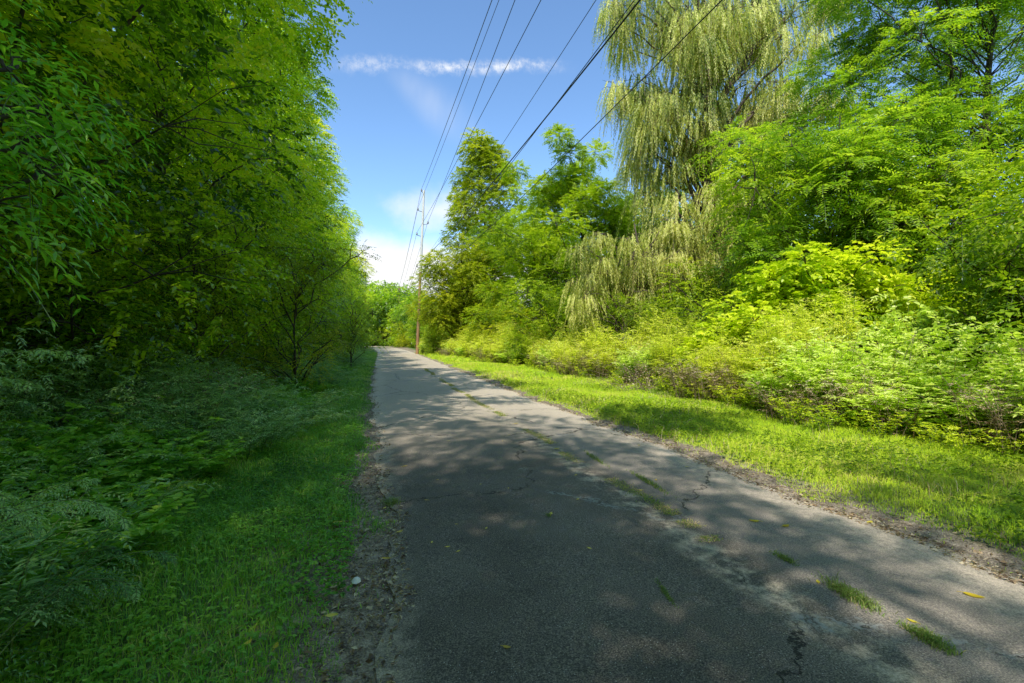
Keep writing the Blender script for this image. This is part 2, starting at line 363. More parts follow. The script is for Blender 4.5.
# tan dust near edges and along the seam
sx = N(nt, 'ShaderNodeSeparateXYZ'); L(P_, sx.inputs[0])
e1 = sstep(mth('ADD', sx.outputs[0], mth('MULTIPLY', med, -.5)), .0, -.40)
e2 = sstep(mth('ADD', sx.outputs[0], mth('MULTIPLY', med, 1.1)), 3.6, 4.35)
ymask = sstep(sx.outputs[1], 30., 3.)
xs = mth('ADD', sx.outputs[0], mth('MULTIPLY_ADD', no_(1.6, 3), .3, -.15))
sm = mth('SUBTRACT', 1., sstep(mth('ABSOLUTE', mth('SUBTRACT', xs, 2.25)), .05, .24))
dust = mth('MAXIMUM', mth('MAXIMUM', e1, e2), mth('MULTIPLY', sm, sstep(med, .42, .62)))
dust = mth('MULTIPLY', mth('MULTIPLY', dust, .62), mth('ADD', .45, sstep(no_(22, 5, .75), .35, .6)), clamp=True)
c = mixc(dust, c, (.58, .47, .34))
# lighter band right of the seam
rband = mth('MULTIPLY', sstep(sx.outputs[0], 2.3, 2.7), .35); c = mixc(rband, c, (.44, .38, .32))
# lighter further off: sunlight on the path painted into the colour
far_sun = mth('MULTIPLY', sstep(sx.outputs[1], 4.6, 11.), .62); c = mixc(far_sun, c, (.66, .55, .41))
g2 = ramp(nt, [(.38, (.62, .62, .62)), (.5, (1, 1, 1)), (.62, (1.35, 1.33, 1.3))]); L(grain, g2.inputs[0]); c = mixc(1.0, c, g2.outputs[0], 'MULTIPLY')
# cracks
wv = N(nt, 'ShaderNodeMapping'); L(P_, wv.inputs[0]); wv.inputs['Scale'].default_value = (.42, .36, 1)
wn = N(nt, 'ShaderNodeTexNoise'); wn.inputs['Scale'].default_value = 3.2; wn.inputs['Detail'].default_value = 6; wn.inputs['Roughness'].default_value = .7; L(P_, wn.inputs['Vector'])
va = N(nt, 'ShaderNodeVectorMath', operation='MULTIPLY_ADD'); L(wn.outputs['Color'], va.inputs[0]); va.inputs[1].default_value = (.22, .22, 0); L(wv.outputs[0], va.inputs[2])
cr = N(nt, 'ShaderNodeTexVoronoi', feature='DISTANCE_TO_EDGE'); cr.inputs['Scale'].default_value = 1.0; L(va.outputs[0], cr.inputs['Vector'])
crk = mth('MULTIPLY', sstep(cr.outputs['Distance'], .006, .0015), sstep(no_(1.1, 3), .42, .5))
c = mixc(mth('MULTIPLY', crk, .85), c, (.012, .011, .01))
cw = mth('MULTIPLY', sstep(cr.outputs['Distance'], .028, .006), mth('MULTIPLY', sstep(no_(.8, 3), .53, .6), sstep(no_(30, 3), .42, .6)))
c = mixc(mth('MULTIPLY', cw, .75), c, (.36, .36, .33))
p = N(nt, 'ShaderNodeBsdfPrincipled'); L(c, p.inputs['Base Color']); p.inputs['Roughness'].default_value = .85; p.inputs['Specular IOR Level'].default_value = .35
hh = mth('ADD', mth('MULTIPLY', grain, .5), mth('MULTIPLY', crk, -1.5))
b = N(nt, 'ShaderNodeBump'); b.inputs['Strength'].default_value = .7; b.inputs['Distance'].default_value = .006; L(hh, b.inputs['Height']); L(b.outputs[0], p.inputs['Normal'])
o = N(nt, 'ShaderNodeOutputMaterial'); L(p.outputs[0], o.inputs[0])
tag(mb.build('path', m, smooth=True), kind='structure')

# ------------------------------------------------------------------ grass (stuff)
def vn(x, y, s, seed=0):      # cheap smooth 2d value noise
    r = np.random.default_rng(seed); G = r.random((64, 64)); x = x*s; y = y*s
    xi = np.floor(x).astype(int); yi = np.floor(y).astype(int); fx = x-xi; fy = y-yi; fx = fx*fx*(3-2*fx); fy = fy*fy*(3-2*fy)
    g = lambda a, b: G[a % 64, b % 64]
    return (g(xi, yi)*(1-fx)+g(xi+1, yi)*fx)*(1-fy) + (g(xi, yi+1)*(1-fx)+g(xi+1, yi+1)*fx)*fy

def blades(mb, x, y, h, wd, lean=.5, z0=None, tint=None):
    n = len(x); z = gz(x, y) if z0 is None else z0
    b = np.stack([x, y, z-.005], 1); th = rng.random(n)*2*np.pi
    s = np.stack([np.cos(th), np.sin(th), 0*th], 1); ph = rng.random(n)*2*np.pi
    ld = np.stack([np.cos(ph), np.sin(ph), 0*th], 1); le = rng.random(n)[:, None]*lean*h[:, None]
    wd = wd[:, None]; h = h[:, None]
    m1 = b + UP*h*.55 + ld*le*.35; tp = b + UP*h*(1-.25*lean) + ld*le*1.3
    v = np.stack([b-s*wd*.5, b+s*wd*.5, m1+s*wd*.42, m1-s*wd*.42, tp], 1)
    i = np.arange(n)[:, None]*5
    if tint is None: tint = np.clip(vn(x, y, .8, 3)*.45 + vn(x, y, 3.5, 13)*.3 + rng.normal(.12, .19, n), 0, 1)
    mb.add(v, i+np.array([[0, 1, 2, 3]]), tint); mb.add(v[:, :3]*0+v[:, [3, 2, 4]], np.arange(n)[:, None]*3+np.array([[0, 1, 2]]), tint)

def scatter(n, x0, x1, y0, y1): return rng.uniform(x0, x1, n), rng.uniform(y0, y1, n)
def grass(zone, side):
    mb = MB()
    for (y0, y1, dens, hh, ww) in zone:
        x0, x1 = (edgeL(y0)-3.0, .6) if side < 0 else (3.3, 9.2)
        n = int(dens*(x1-x0)*(y1-y0)); x, y = scatter(n, x0, x1, y0, y1)
        if side < 0:
            d = edgeL(y) - x; br = .04 + .42*np.exp(-((y-3.15)/.42)**2) + .22*np.exp(-((y-5.3)/.6)**2) + .16*np.exp(-((y-8)/.7)**2) + .2*np.maximum(0, vn(x*0+3, y, .9, 5)-.4) + .3*(vn(x, y, 3, 6)-.5)*(.3+np.exp(-((y-3.5)/2)**2))
        else:
            d = x - edgeR(y); br = .12 + .28*vn(x*0+1, y, .9, 8) + .25*(vn(x, y, 3, 9)-.5)
        k = (d > br) | ((d > 0) & (rng.random(n) < .05))
        x, y, d, br = x[k], y[k], d[k], br[k]
        f = np.clip((d-br)/.35, .35, 1)
        h = hh*rng.uniform(.45, 1.35, len(x))*f*(.45+.7*vn(x, y, 1.6, 11)+.5*vn(x, y, 5, 12)); 
        blades(mb, x, y, h, ww*rng.uniform(.7, 1.3, len(x)), lean=.9)
    return mb
gl = grass([(.3, 3, 4200, .085, .0045), (3, 6, 3200, .09, .006), (6, 12, 1700, .10, .009), (12, 25, 700, .12, .015), (25, 60, 160, .16, .03)], -1)
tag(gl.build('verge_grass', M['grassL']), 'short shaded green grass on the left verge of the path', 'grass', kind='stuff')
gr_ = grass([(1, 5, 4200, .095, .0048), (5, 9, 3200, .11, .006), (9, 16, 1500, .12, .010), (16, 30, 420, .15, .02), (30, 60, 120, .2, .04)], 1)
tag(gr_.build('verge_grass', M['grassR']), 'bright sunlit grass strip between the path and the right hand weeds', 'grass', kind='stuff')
# clover and small herbs among the left grass
mb = MB(); n = 26000; x, y = scatter(n, -2.6, .1, .6, 9); kk = (edgeL(y)-x > .25+.5*np.maximum(0, vn(x*0+3, y, .9, 5)-.35)) & (vn(x, y, 1.2, 21)+.3*rng.random(n) > .45)
x, y = x[kk], y[kk]; n = len(x); h = rng.uniform(.02, .09, n); b = np.stack([x, y, gz(x, y)+h], 1)
for q in range(3):
    a = rng.random(n)*6.28; leaves(mb, b, np.stack([np.cos(a), np.sin(a), rng.normal(0, .2, n)], 1), UP+rng.normal(0, .25, (n, 3)), rng.uniform(.014, .032, n), rng.uniform(.012, .026, n), np.clip(vn(x, y, 1, 4)*.7+rng.normal(.15, .15, n), 0, 1), True)
tag(mb.build('clover', M['leafHerb']), 'low clover and small herbs growing in the shaded left verge', 'ground cover', kind='stuff')
mb = MB(); n = 16000; x, y = scatter(n, 4.0, 7.8, 1.2, 16); kk = (x-edgeR(y) > .3) & (vn(x, y, .9, 51)+.3*rng.random(n) > .62)
x, y = x[kk], y[kk]; n = len(x); h = rng.uniform(.04, .13, n); b = np.stack([x, y, gz(x, y)+h], 1)
for q in range(4):
    a = rng.random(n)*6.28; leaves(mb, b, np.stack([np.cos(a), np.sin(a), rng.normal(.1, .3, n)], 1), UP+rng.normal(0, .3, (n, 3)), rng.uniform(.02, .05, n), rng.uniform(.012, .03, n), np.clip(rng.normal(.35, .2, n), 0, 1), True)
tag(mb.build('clover', M['leafLoc']), 'low broad leaved herbs mixed into the sunlit grass strip', 'ground cover', kind='stuff')
mb = MB(); n = 5000; x, y = scatter(n, 4.0, 8.0, 1.2, 20); kk = (x-edgeR(y) > .25) & (vn(x, y, 1.1, 53)+.4*rng.random(n) > .66); x, y = x[kk], y[kk]; n = len(x)
blades(mb, x, y, rng.uniform(.12, .26, n), np.full(n, .004)*(1+y*.1), .9, tint=np.clip(rng.normal(.7, .2, n), 0, 1))
tag(mb.build('dry_grass', M['dry']), 'pale dry grass stalks standing in the sunlit grass strip', 'grass', kind='stuff')
# dead leaf and twig litter along both edges
mb = MB(); n = 26000
y = 1.2+26*rng.random(n)**2; side = rng.random(n) < .5
x = np.where(side, edgeL(y)-rng.gamma(1.6, .17, n)+.12, edgeR(y)+rng.gamma(1.5, .12, n)-.12)
kk = rng.random(n) < np.where(side, .12+.5*vn(x, y, 2, 31)+.7*np.exp(-((y-3.15)/.5)**2)+.4*np.exp(-((y-5.3)/.7)**2), .1+.7*vn(x, y, 2, 31)); x, y = x[kk], y[kk]; n = len(x); a = rng.random(n)*6.28
inp = (x > edgeL(y)) & (x < edgeR(y)); z = np.where(inp, pz(x, y)+.002, gz(x, y)+.004)+rng.random(n)*.012
s_ = rng.uniform(.012, .05, n)
leaves(mb, np.stack([x, y, z], 1), np.stack([np.cos(a), np.sin(a), rng.normal(0, .25, n)], 1), UP+rng.normal(0, .4, (n, 3)), s_, s_*rng.uniform(.15, .6, n), rng.random(n))
tag(mb.build('leaf_litter', M['dry']), 'dry brown leaf bits and twigs along both edges of the asphalt', 'leaf litter', kind='stuff')
# dead grass and moss strip in the lengthwise joint
mb = MB(); n = 26000; y = 1.3+24*rng.random(n)**1.5; x = 2.42+path_shift(y)*.6+rng.normal(0, .05, n)+.05*np.sin(y*2.1)
kk = vn(x*0+2, y, 1.6, 41)+.25*vn(x*0, y, 6, 42) > .5; x, y = x[kk], y[kk]; n = len(x)
blades(mb, x, y, rng.uniform(.01, .035, n), rng.uniform(.003, .007, n)*(1+y*.12), 1.6, z0=pz(x, y)-.008, tint=np.clip(rng.normal(.75, .25, n), 0, 1))
tag(mb.build('joint_grass', M['tuft']), 'thin yellowing grass and moss growing in the long crack of the path', 'grass', kind='stuff')

# ------------------------------------------------------------------ plants
def plant(name, label, cat, loc, ns, H, spread, ll, lw, lmat, smat, nleaf=26, side=4, ang=55, hexa=False, droop=.25, dead=0, group=None, tj=.15, top=0, thick=.006, fill=1.0):
    root = empty(name, loc, label, cat, group)
    st = MB(); fo = MB()
    for i in range(ns):
        a = rng.random()*6.28; r0 = spread*.35*math.sqrt(rng.random()); h = H*rng.uniform(.6, 1.05)
        b = np.array([math.cos(a)*r0, math.sin(a)*r0, -.03])
        a2 = a + rng.normal(0, .6); lean = spread*rng.uniform(.2, 1.0)
        e = b + np.array([math.cos(a2)*lean, math.sin(a2)*lean, h])
        t = np.linspace(0, 1, 6)[:, None]; pts = b + (e-b)*t*np.array([1, 1, 0]) * t + UP*(h*(t*(1.25) - .25*t**2.5)) ; pts[:, 2] += 0
        tube(st, pts, np.linspace(thick, thick*.35, 6), 4)
        # leaves straight on the stem
        tn = rng.uniform(.12, 1, nleaf); seg = np.clip((tn*5).astype(int), 0, 4); fr_ = tn*5-seg
        P = pts[seg]*(1-fr_[:, None]) + pts[seg+1]*fr_[:, None]
        aa = rng.random(nleaf)*6.28; D = np.stack([np.cos(aa), np.sin(aa), rng.uniform(-.1, .6, nleaf)], 1)
        tb = np.clip(.25+.5*tn + rng.normal(0, tj, nleaf), 0, 1)
        leaves(fo, P, D, UP+rng.normal(0, .3, (nleaf, 3)), ll*rng.uniform(.7, 1.2, nleaf), lw*rng.uniform(.7, 1.2, nleaf), tb, hexa)
        if side:
            tn = rng.uniform(.3, 1, side); seg = np.clip((tn*5).astype(int), 0, 4); fr_ = tn*5-seg
            P = pts[seg]*(1-fr_[:, None]) + pts[seg+1]*fr_[:, None]
            aa = rng.random(side)*6.28; D = np.stack([np.cos(aa), np.sin(aa), rng.uniform(.1, .8, side)], 1)
            sprays(fo, P, D, rng.uniform(.14, .3, side)*H, 12, ll*.8, lw*.8, ang, droop, .35, np.clip(.3+.5*tn+rng.normal(0, tj, side), 0, 1), hexa, stem=thick*.25)
    st.build('stem', smat, root, smooth=True)
    fo.build('foliage', [lmat, smat], root)
    return root

def lobes_col(H, Rad, zlo, n, r=(1.0, 1.6), top=.55, ell=1.0):
    out = []
    for i in range(n):
        z = zlo + (H-zlo)*((i+rng.random())/n); k = (z-zlo)/(H-zlo)
        Rm = Rad*(1-k**3*top)*(.8+.2*math.sin(k*math.pi)); a = i*2.4+rng.normal(0, .4); q = math.sqrt(rng.uniform(.15, 1))
        rr = rng.uniform(*r)*(1-.3*k)
        out.append((math.cos(a)*(Rm-rr*.6)*q, math.sin(a)*(Rm-rr*.6)*q*ell, z, rr))
    return out

def tree(name, label, cat, loc, H, lobes, mat, ns=60, n=14, ll=.08, lw=.045, Ls=(.35, .6), ang=55, droop=.35, jit=.35, tr=.16, bark='bark', hexa=False, group=None, stem=0., rz=0, lean=(0, 0), tmean=.5, flat=.75, twigs=4, tj=.12, shell=.35, lvar=.13):
    root = empty(name, loc, label, cat, group, rz)
    tk = MB(); k = 9; t = np.linspace(0, 1, k)[:, None]
    top = np.array([lean[0], lean[1], H*.9]); tp = np.array([0, 0, -.3])*(1-t)+top*t; tp[1:-1] += rng.normal(0, .12, (k-2, 3))*np.array([1, 1, 0])
    rad = tr*(1-.85*t[:, 0]); rad[0] *= 1.5; tube(tk, tp, rad, 9)
    C = np.array([l[:3] for l in lobes]); RR = np.array([l[3] for l in lobes])
    for c, r in zip(C, RR):
        hd = np.hypot(c[0], c[1]); zs = np.clip(c[2]-hd*.75-.4, H*.06, H*.85); f = (zs+.3)/(H*.9+.3)*(k-1); i = int(f); s = tp[i]*(1-(f-i))+tp[min(i+1, k-1)]*(f-i)
        br = max(.02, tr*.35*(1-zs/H))
        tube(tk, bend(s, c, 6, .08, .25), np.linspace(br, .012, 6), 5)
        for q in range(twigs):
            dd = nz(rng.normal(0, 1, 3)+np.array([0, 0, .4])+nz(c*np.array([1, 1, 0]))*.5); tube(tk, bend(c, c+dd*r*.95, 4, .05, .2), np.linspace(.012, .004, 4), 4)
    tk.build('trunk', M[bark], root, smooth=True)
    cr = MB(); nl = len(lobes)
    u_ = nz(rng.normal(0, 1, (nl, ns, 3))+UP*.15); q = rng.random((nl, ns))**.5*(1-shell)+shell
    P = C[:, None]+u_*(RR[:, None]*q)[..., None]*np.array([1, 1, flat])
    D = u_*1.0 + rng.normal(0, .45, (nl, ns, 3)); D[..., 2] = D[..., 2]*.45 + .05
    lt = rng.normal(tmean, lvar, nl)
    tn = np.clip(lt[:, None]+rng.normal(0, tj, (nl, ns)) + .1*u_[..., 2], 0, 1)
    sprays(cr, P.reshape(-1, 3), D.reshape(-1, 3), rng.uniform(*Ls, nl*ns), n, ll, lw, ang, droop, jit, tn.ravel(), hexa, stem)
    cr.build('crown', [M[mat], M['stemg']], root)
    return root

# ---- left hand wall of trees
GL = 'broad leaved trees along the left side of the path'
LT = {}
def lobesL(H, n): 
    return lobes_col(H, 4.4, 2.4, n, (1.0, 1.7), .12)
treeA = tree('broadleaf_tree', 'tall dense broadleaf tree filling the upper left corner above the young tree', 'tree', (-6.4, 3.4, 0), 15.5, lobesL(15.5, 50), 'leafA', 215, 13, .118, .07, (.4, .7), tr=.2, twigs=5, jit=.6, shell=.62, lvar=.2)
treeB = tree('broadleaf_tree', 'dense broadleaf tree with small glossy leaves, second of the left wall', 'tree', (-5.5, 8.2, 0), 14.5, lobesL(14.5, 48), 'leafA', 200, 13, .12, .072, (.35, .6), tr=.18, twigs=5, tmean=.52, jit=.6, shell=.62, lvar=.2)
treeC = tree('broadleaf_tree', 'broadleaf tree with yellowing patches in its crown, third tree of the left wall', 'tree', (-5.3, 13.4, 0), 15, lobesL(15, 48), 'leafA', 200, 13, .125, .075, (.4, .7), tr=.18, twigs=5, tmean=.6, jit=.6, shell=.62, lvar=.2)
src = [treeA, treeB, treeC]
spots = [(-6.0, 18.6, 1.0, 'broadleaf tree with open sunlit crown edge against the sky, fourth of the left wall'),
         (-6.2, 24.5, 1.05, 'tall broadleaf tree reaching far into the sky, fifth of the left wall'),
         (-6.2, 31, 1.0, 'dark green broadleaf tree in the middle of the receding left wall')]
i = 0
for x, y, s, lb in spots:
    dup(src[(i+1) % 3], (x, y, 0), rng.random()*6.28, (s, s, s*rng.uniform(.95, 1.05)), lb, GL); i += 1
for y in (38, 45, 53, 62, 72, 83, 95):
    s = rng.uniform(.85, 1.05); dup(src[i % 3], ((-5.7 if y < 44 else -4.9)+path_shift(y)*.9+rng.normal(0, .3), y, 0), rng.random()*6.28, (s, s, s), 'distant broadleaf tree in the receding left wall of the path', GL); i += 1
for x, y in ((-11.5, 1), (-12, 7), (-11.5, 13), (-12, 20), (-12, 28), (-11, -5)):
    s = rng.uniform(.9, 1.05); dup(src[i % 3], (x, y, 0), rng.random()*6.28, (s, s, s), 'broadleaf tree in the dark second row behind the left wall', 'second row of trees behind the left wall'); i += 1
dup(src[1], (-6.4, -6.5, 0), 1.0, (.85, .85, .8), 'broadleaf tree standing left behind the viewpoint'); dup(src[2], (-6.8, -13, 0), 2.0, (1, 1, .9), 'broadleaf tree standing far behind the viewpoint')
for x, y in ((13, -6), (10, -14), (3, -19), (-3, -22), (19, -3), (17, -13), (25, 2)):  # trees added out of view to block ambient skylight
    dup(src[int(x) % 3], (x, y, 0), rng.random()*6.28, (1.05, 1.05, 1.0), 'unseen broadleaf tree added behind the viewpoint to cut skylight', 'skylight blocking trees added behind the viewpoint')
ov = [(rng.uniform(.9, 4.3), rng.uniform(-3.8, 7.5), rng.uniform(11.3, 14), rng.uniform(.4, .75)) for _ in range(26)]  # limbs added above the view to streak the path with shade
tree('added_shade_limb_tree', 'added thin tree whose unseen high limbs cast shade streaks on the path', 'tree', (-4.9, 5.9, 0), 14, ov, 'leafA', 90, 11, .12, .07, (.3, .5), tr=.16, lean=(1.2, 0), shell=.2)
sh = [(rng.normal(0, 1.25), rng.normal(0, 2.2), rng.uniform(7, 13), rng.uniform(.9, 1.3)) for _ in range(40)]
sh = [l for l in sh if np.hypot(l[0], l[1]) < 4.4]
sh += [(4.0, 2.6, 12, .9), (4.6, 2.2, 12.3, .8), (4.2, 3.4, 11.5, .8), (4.4, -2.2, 12, 1.1), (5.0, -2.8, 12, 1.3), (5.6, -2.0, 11.6, 1.1), (4.8, -3.8, 11, 1.1), (6.2, -3.2, 12, 1.0)]
tree('shade_tree', 'open crowned tree behind the viewpoint whose shade dapples the near asphalt', 'tree', (-3.6, -3.6, 0), 14, sh, 'leafA', 110, 11, .14, .08, (.4, .7), tr=.2)

# near branch sprays in the upper left corner (a young ash-like tree right beside the path)
yl = []
for px, py, d, r in ((5, 70, 2.8, .34), (45, 105, 2.9, .30), (10, 150, 2.7, .34), (-30, 215, 2.5, .3), (30, 180, 2.9, .26), (-60, 100, 2.5, .5), (-80, 200, 2.4, .4), (-40, 20, 2.9, .4)):
    q = W(px, d); yl.append((q[0]+2.9, q[1]-2.0, CH+(340-py)/F*d, r))
tree('young_ash_tree', 'young tree with large bright drooping leaves at the left edge, nearest the camera', 'tree', (-2.9, 2.0, 0), 4.4, yl, 'leafNear', 34, 9, .10, .03, (.26, .4), ang=48, droop=.6, jit=.25, tr=.05, stem=.0025, shell=.1, twigs=3, tmean=.55)

# yellowish shrub at the foot of the left wall
q = W(296, 12.5)
tree('yellow_green_shrub', 'yellow green shrub with thin leaves at the foot of the left wall of trees', 'shrub', (q[0], q[1], 0), 4.2, [(rng.normal(0, .8), rng.normal(0, .8), rng.uniform(.7, 3.9), rng.uniform(.4, .7)) for _ in range(26)], 'leafYel', 60, 9, .07, .04, (.25, .4), tr=.05, tmean=.35, stem=.002, twigs=3)
# hanging bright green sprays low on the wall
for px, d, lb in ((195, 9.5, 'small bright green sapling against the dark wood on the left'), (352, 24, 'leafy sapling leaning towards the grass far down the left side')):
    q = W(px, d); tree('sapling', lb, 'sapling', (q[0], q[1], 0), 4.6, [(rng.normal(0, .6), rng.normal(0, .6), rng.uniform(1.4, 4.4), rng.uniform(.4, .65)) for _ in range(20)], 'leafLoc', 50, 10, .09, .04, (.3, .5), tr=.05, tmean=.45, droop=.6)

# ---- right side trees
q = W(484, 55); tree('poplar_tree', 'tall narrow olive green tree rising above the others right of the utility pole', 'tree', (q[0], q[1], 0), 24.5, lobes_col(24.5, 4.6, 5, 60, (1.3, 2.1), .35), 'leafOlive', 130, 10, .27, .17, (.5, .9), tr=.28, tmean=.5)
q = W(462, 45); tree('yellowing_tree', 'low spreading tree turning yellow beside the utility pole', 'tree', (q[0], q[1], 0), 12, [(lambda z: (float(np.clip(rng.normal(0, 2.2), -4.2*(1-(z/14)**2), 4.2)), float(np.clip(rng.normal(0, 2), -4, 4)), z, rng.uniform(.9, 1.6)))(rng.uniform(2, 10.8)) for _ in range(68)], 'leafYel', 110, 10, .21, .12, (.4, .8), tr=.2, tmean=.42)
q = W(582, 34)
lo = [(rng.normal(0, 3.0), rng.normal(0, 2.4), rng.uniform(2.5, 12.3), rng.uniform(.9, 1.7)) for _ in range(72)] + [(rng.normal(0, 1.7), rng.normal(0, 1.4), rng.uniform(12, 15.2), rng.uniform(.6, 1.0)) for _ in range(14)]
locust = tree('locust_tree', 'feathery green locust tree with an open rounded top against the sky', 'tree', (q[0], q[1], 0), 16.2, lo, 'leafLoc', 130, 14, .19, .085, (.4, .8), tr=.22, tmean=.5, flat=.55, droop=.25)
q = W(535, 44); dup(locust, (q[0], q[1], 0), 2.0, (1, 1, .94), 'lower green locust tree between the narrow olive tree and the rounded locust')
q = W(655, 38); dup(locust, (q[0], q[1], 0), 4.0, (1, 1, .88), 'green tree behind the small willow')

def willow(label, loc, H, lobes, ns, L_, n=46, tr=.3, tmean=.5, ll=.15, lw=.024):
    root = empty('willow_tree', loc, label, 'tree'); tk = MB(); k = 8
    t = np.linspace(0, 1, k)[:, None]; tp = np.array([0, 0, -.3])*(1-t)+np.array([.3, 0, H*.85])*t; tp[1:-1] += rng.normal(0, .2, (k-2, 3))*np.array([1, 1, 0]); tube(tk, tp, tr*(1.15-t[:, 0]), 9)
    cr = MB()
    for (x, y, z, r) in lobes:
        c = np.array([x, y, z]); hd = np.hypot(x, y); zs = np.clip(z-hd*.9-.5, .5, H*.8); f = (zs+.3)/(H*.85+.3)*(k-1); i = int(f); s = tp[i]*(1-(f-i))+tp[min(i+1, k-1)]*(f-i)
        tube(tk, bend(s, c, 7, .16, .2), np.linspace(max(.04, tr*.4*(1-zs/H)), .02, 7), 5)
        for q in range(6):
            dd = nz(rng.normal(0, 1, 3)*np.array([1, 1, .4])); tube(tk, bend(c, c+dd*r, 4, .1, .2), np.linspace(.02, .006, 4), 4)
        u_ = nz(rng.normal(0, 1, (ns, 3))+UP*.2); P = c+u_*(r*rng.random((ns, 1))**.4)*np.array([1, 1, .35])
        D = u_*np.array([1, 1, .2])*.22 - UP*.45
        sprays(cr, P, D*1., rng.uniform(*L_, ns)*(.5+.5*rng.random()), n, ll, lw, 26, .5, .4, np.clip(rng.normal(tmean+rng.normal(0, .16), .16, ns), 0, 1), stem=.004, t0=.03)
    tk.build('trunk', M['barkw'], root, smooth=True); cr.build('crown', [M['leafWil'], M['stemr']], root); return root
q = W(712, 23)
def cam_off(dx, dd=0): return np.array([dx*math.cos(YAW)+dd*math.sin(YAW), -dx*math.sin(YAW)+dd*math.cos(YAW)])
lo = []
for _ in range(175):
    z = rng.uniform(4.5, 22); k_ = (z-4.5)/17.5; o_ = cam_off(rng.uniform(-1, 1.25)*(2.4+3.1*k_), rng.uniform(-2.8, 1.8)); lo.append((o_[0], o_[1], z, rng.uniform(.7, 1.15)))
for dx, z in ((-4.8, 13.6), (-4.4, 13.9), (-3.9, 13.2), (-4.9, 17.5), (-4.2, 17.8), (-3.6, 10.8), (-3.0, 11.2)):
    o_ = cam_off(dx, rng.uniform(-1, .5)); lo.append((o_[0], o_[1], z, .75))
willow('huge weeping willow with pale hanging strands reaching the top of the picture', (q[0], q[1], 0), 24, lo, 60, (.6, 1.9), 30, .42, .5, .15, .05)
q = W(628, 21)
lo = [(*cam_off(rng.uniform(-2.4, 2.2), rng.uniform(-1.5, 1.5)), rng.uniform(2.6, 6.6), rng.uniform(.5, .9)) for _ in range(30)]
willow('small pale weeping willow hanging over the weeds left of the huge willow', (q[0], q[1], 0), 8, lo, 55, (.5, 1.4), 26, .16, .55, .13, .042)

# tree of heaven group with long pinnate fronds
q = W(840, 14.5)
lo = [(*cam_off(rng.uniform(-3.1, 3.2), rng.uniform(-1.6, 2)), rng.uniform(2.8, 8.6), rng.uniform(.5, .9)) for _ in range(62)]
lo = [l for l in lo if l[2] < 8.9-.35*abs(l[0])]
tree('tree_of_heaven', 'broad tree with long feather shaped fronds behind the vine covered mound', 'tree', (q[0], q[1], 0), 9.4, lo, 'leafPin', 70, 16, .17, .055, (.5, .9), ang=72, droop=.42, jit=.16, tr=.13, stem=.004, tmean=.5, shell=.2)
q = W(985, 15.5)
lo = [(*cam_off(rng.uniform(-5.2, 4.5), rng.uniform(-2, 2.5)), rng.uniform(6.4, 14.5), rng.uniform(.7, 1.2)) for _ in range(70)]
tree('walnut_tree', 'tall tree with dark branches and layered leaves filling the upper right corner', 'tree', (q[0], q[1], 0), 15, lo, 'leafPin', 95, 16, .17, .06, (.5, .8), ang=62, droop=.3, jit=.2, tr=.24, stem=.004, tmean=.42, flat=.5)
q = W(1010, 9.6)
lo = [(*cam_off(rng.uniform(-1.2, 1.6), rng.uniform(-1, 1)), rng.uniform(1.4, 4.2), rng.uniform(.4, .6)) for _ in range(17)]
tree('tree_of_heaven', 'young tree of heaven with sparse feather fronds at the right edge', 'tree', (q[0], q[1], 0), 4.6, lo, 'leafPin', 26, 18, .13, .042, (.5, .8), ang=72, droop=.4, jit=.14, tr=.06, stem=.004, tmean=.4, shell=.2)
# background trees on the right
q = W(905, 32); dup(treeB, (q[0], q[1], 0), 1.1, (.9, .9, .62), 'broadleaf tree showing dark between the fronds on the right', 'background trees on the right')
q = W(760, 34); dup(treeC, (q[0], q[1], 0), 3.1, (.95, .95, .8), 'broadleaf tree far behind the huge willow', 'background trees on the right')
q = W(1060, 26); dup(treeB, (q[0], q[1], 0), 4.1, (.8, .8, .5), 'broadleaf tree low behind the young tree of heaven', 'background trees on the right')
# far end of the path
for x, y, s, sz, sr in ((6.5, 75, .7, .5, 0), (7.2, 90, .8, .62, 1), (4.5, 112, .9, .55, 2), (-1, 132, 1.1, .75, 0), (-8, 128, 1.1, .8, 1), (8, 130, 1, .7, 2), (-14, 140, 1.3, .8, 1), (12, 68, .9, .75, 1), (16, 88, 1.1, .9, 0), (22, 55, 1, .9, 2), (30, 62, 1, .9, 1), (26, 42, 1, .8, 0)):
    dup(src[sr], (x, y, 0), rng.random()*6.28, (s, s, sz), 'distant tree closing the view where the path disappears' if y > 66 else 'background tree beyond the right hand trees', 'trees at the far end of the path')

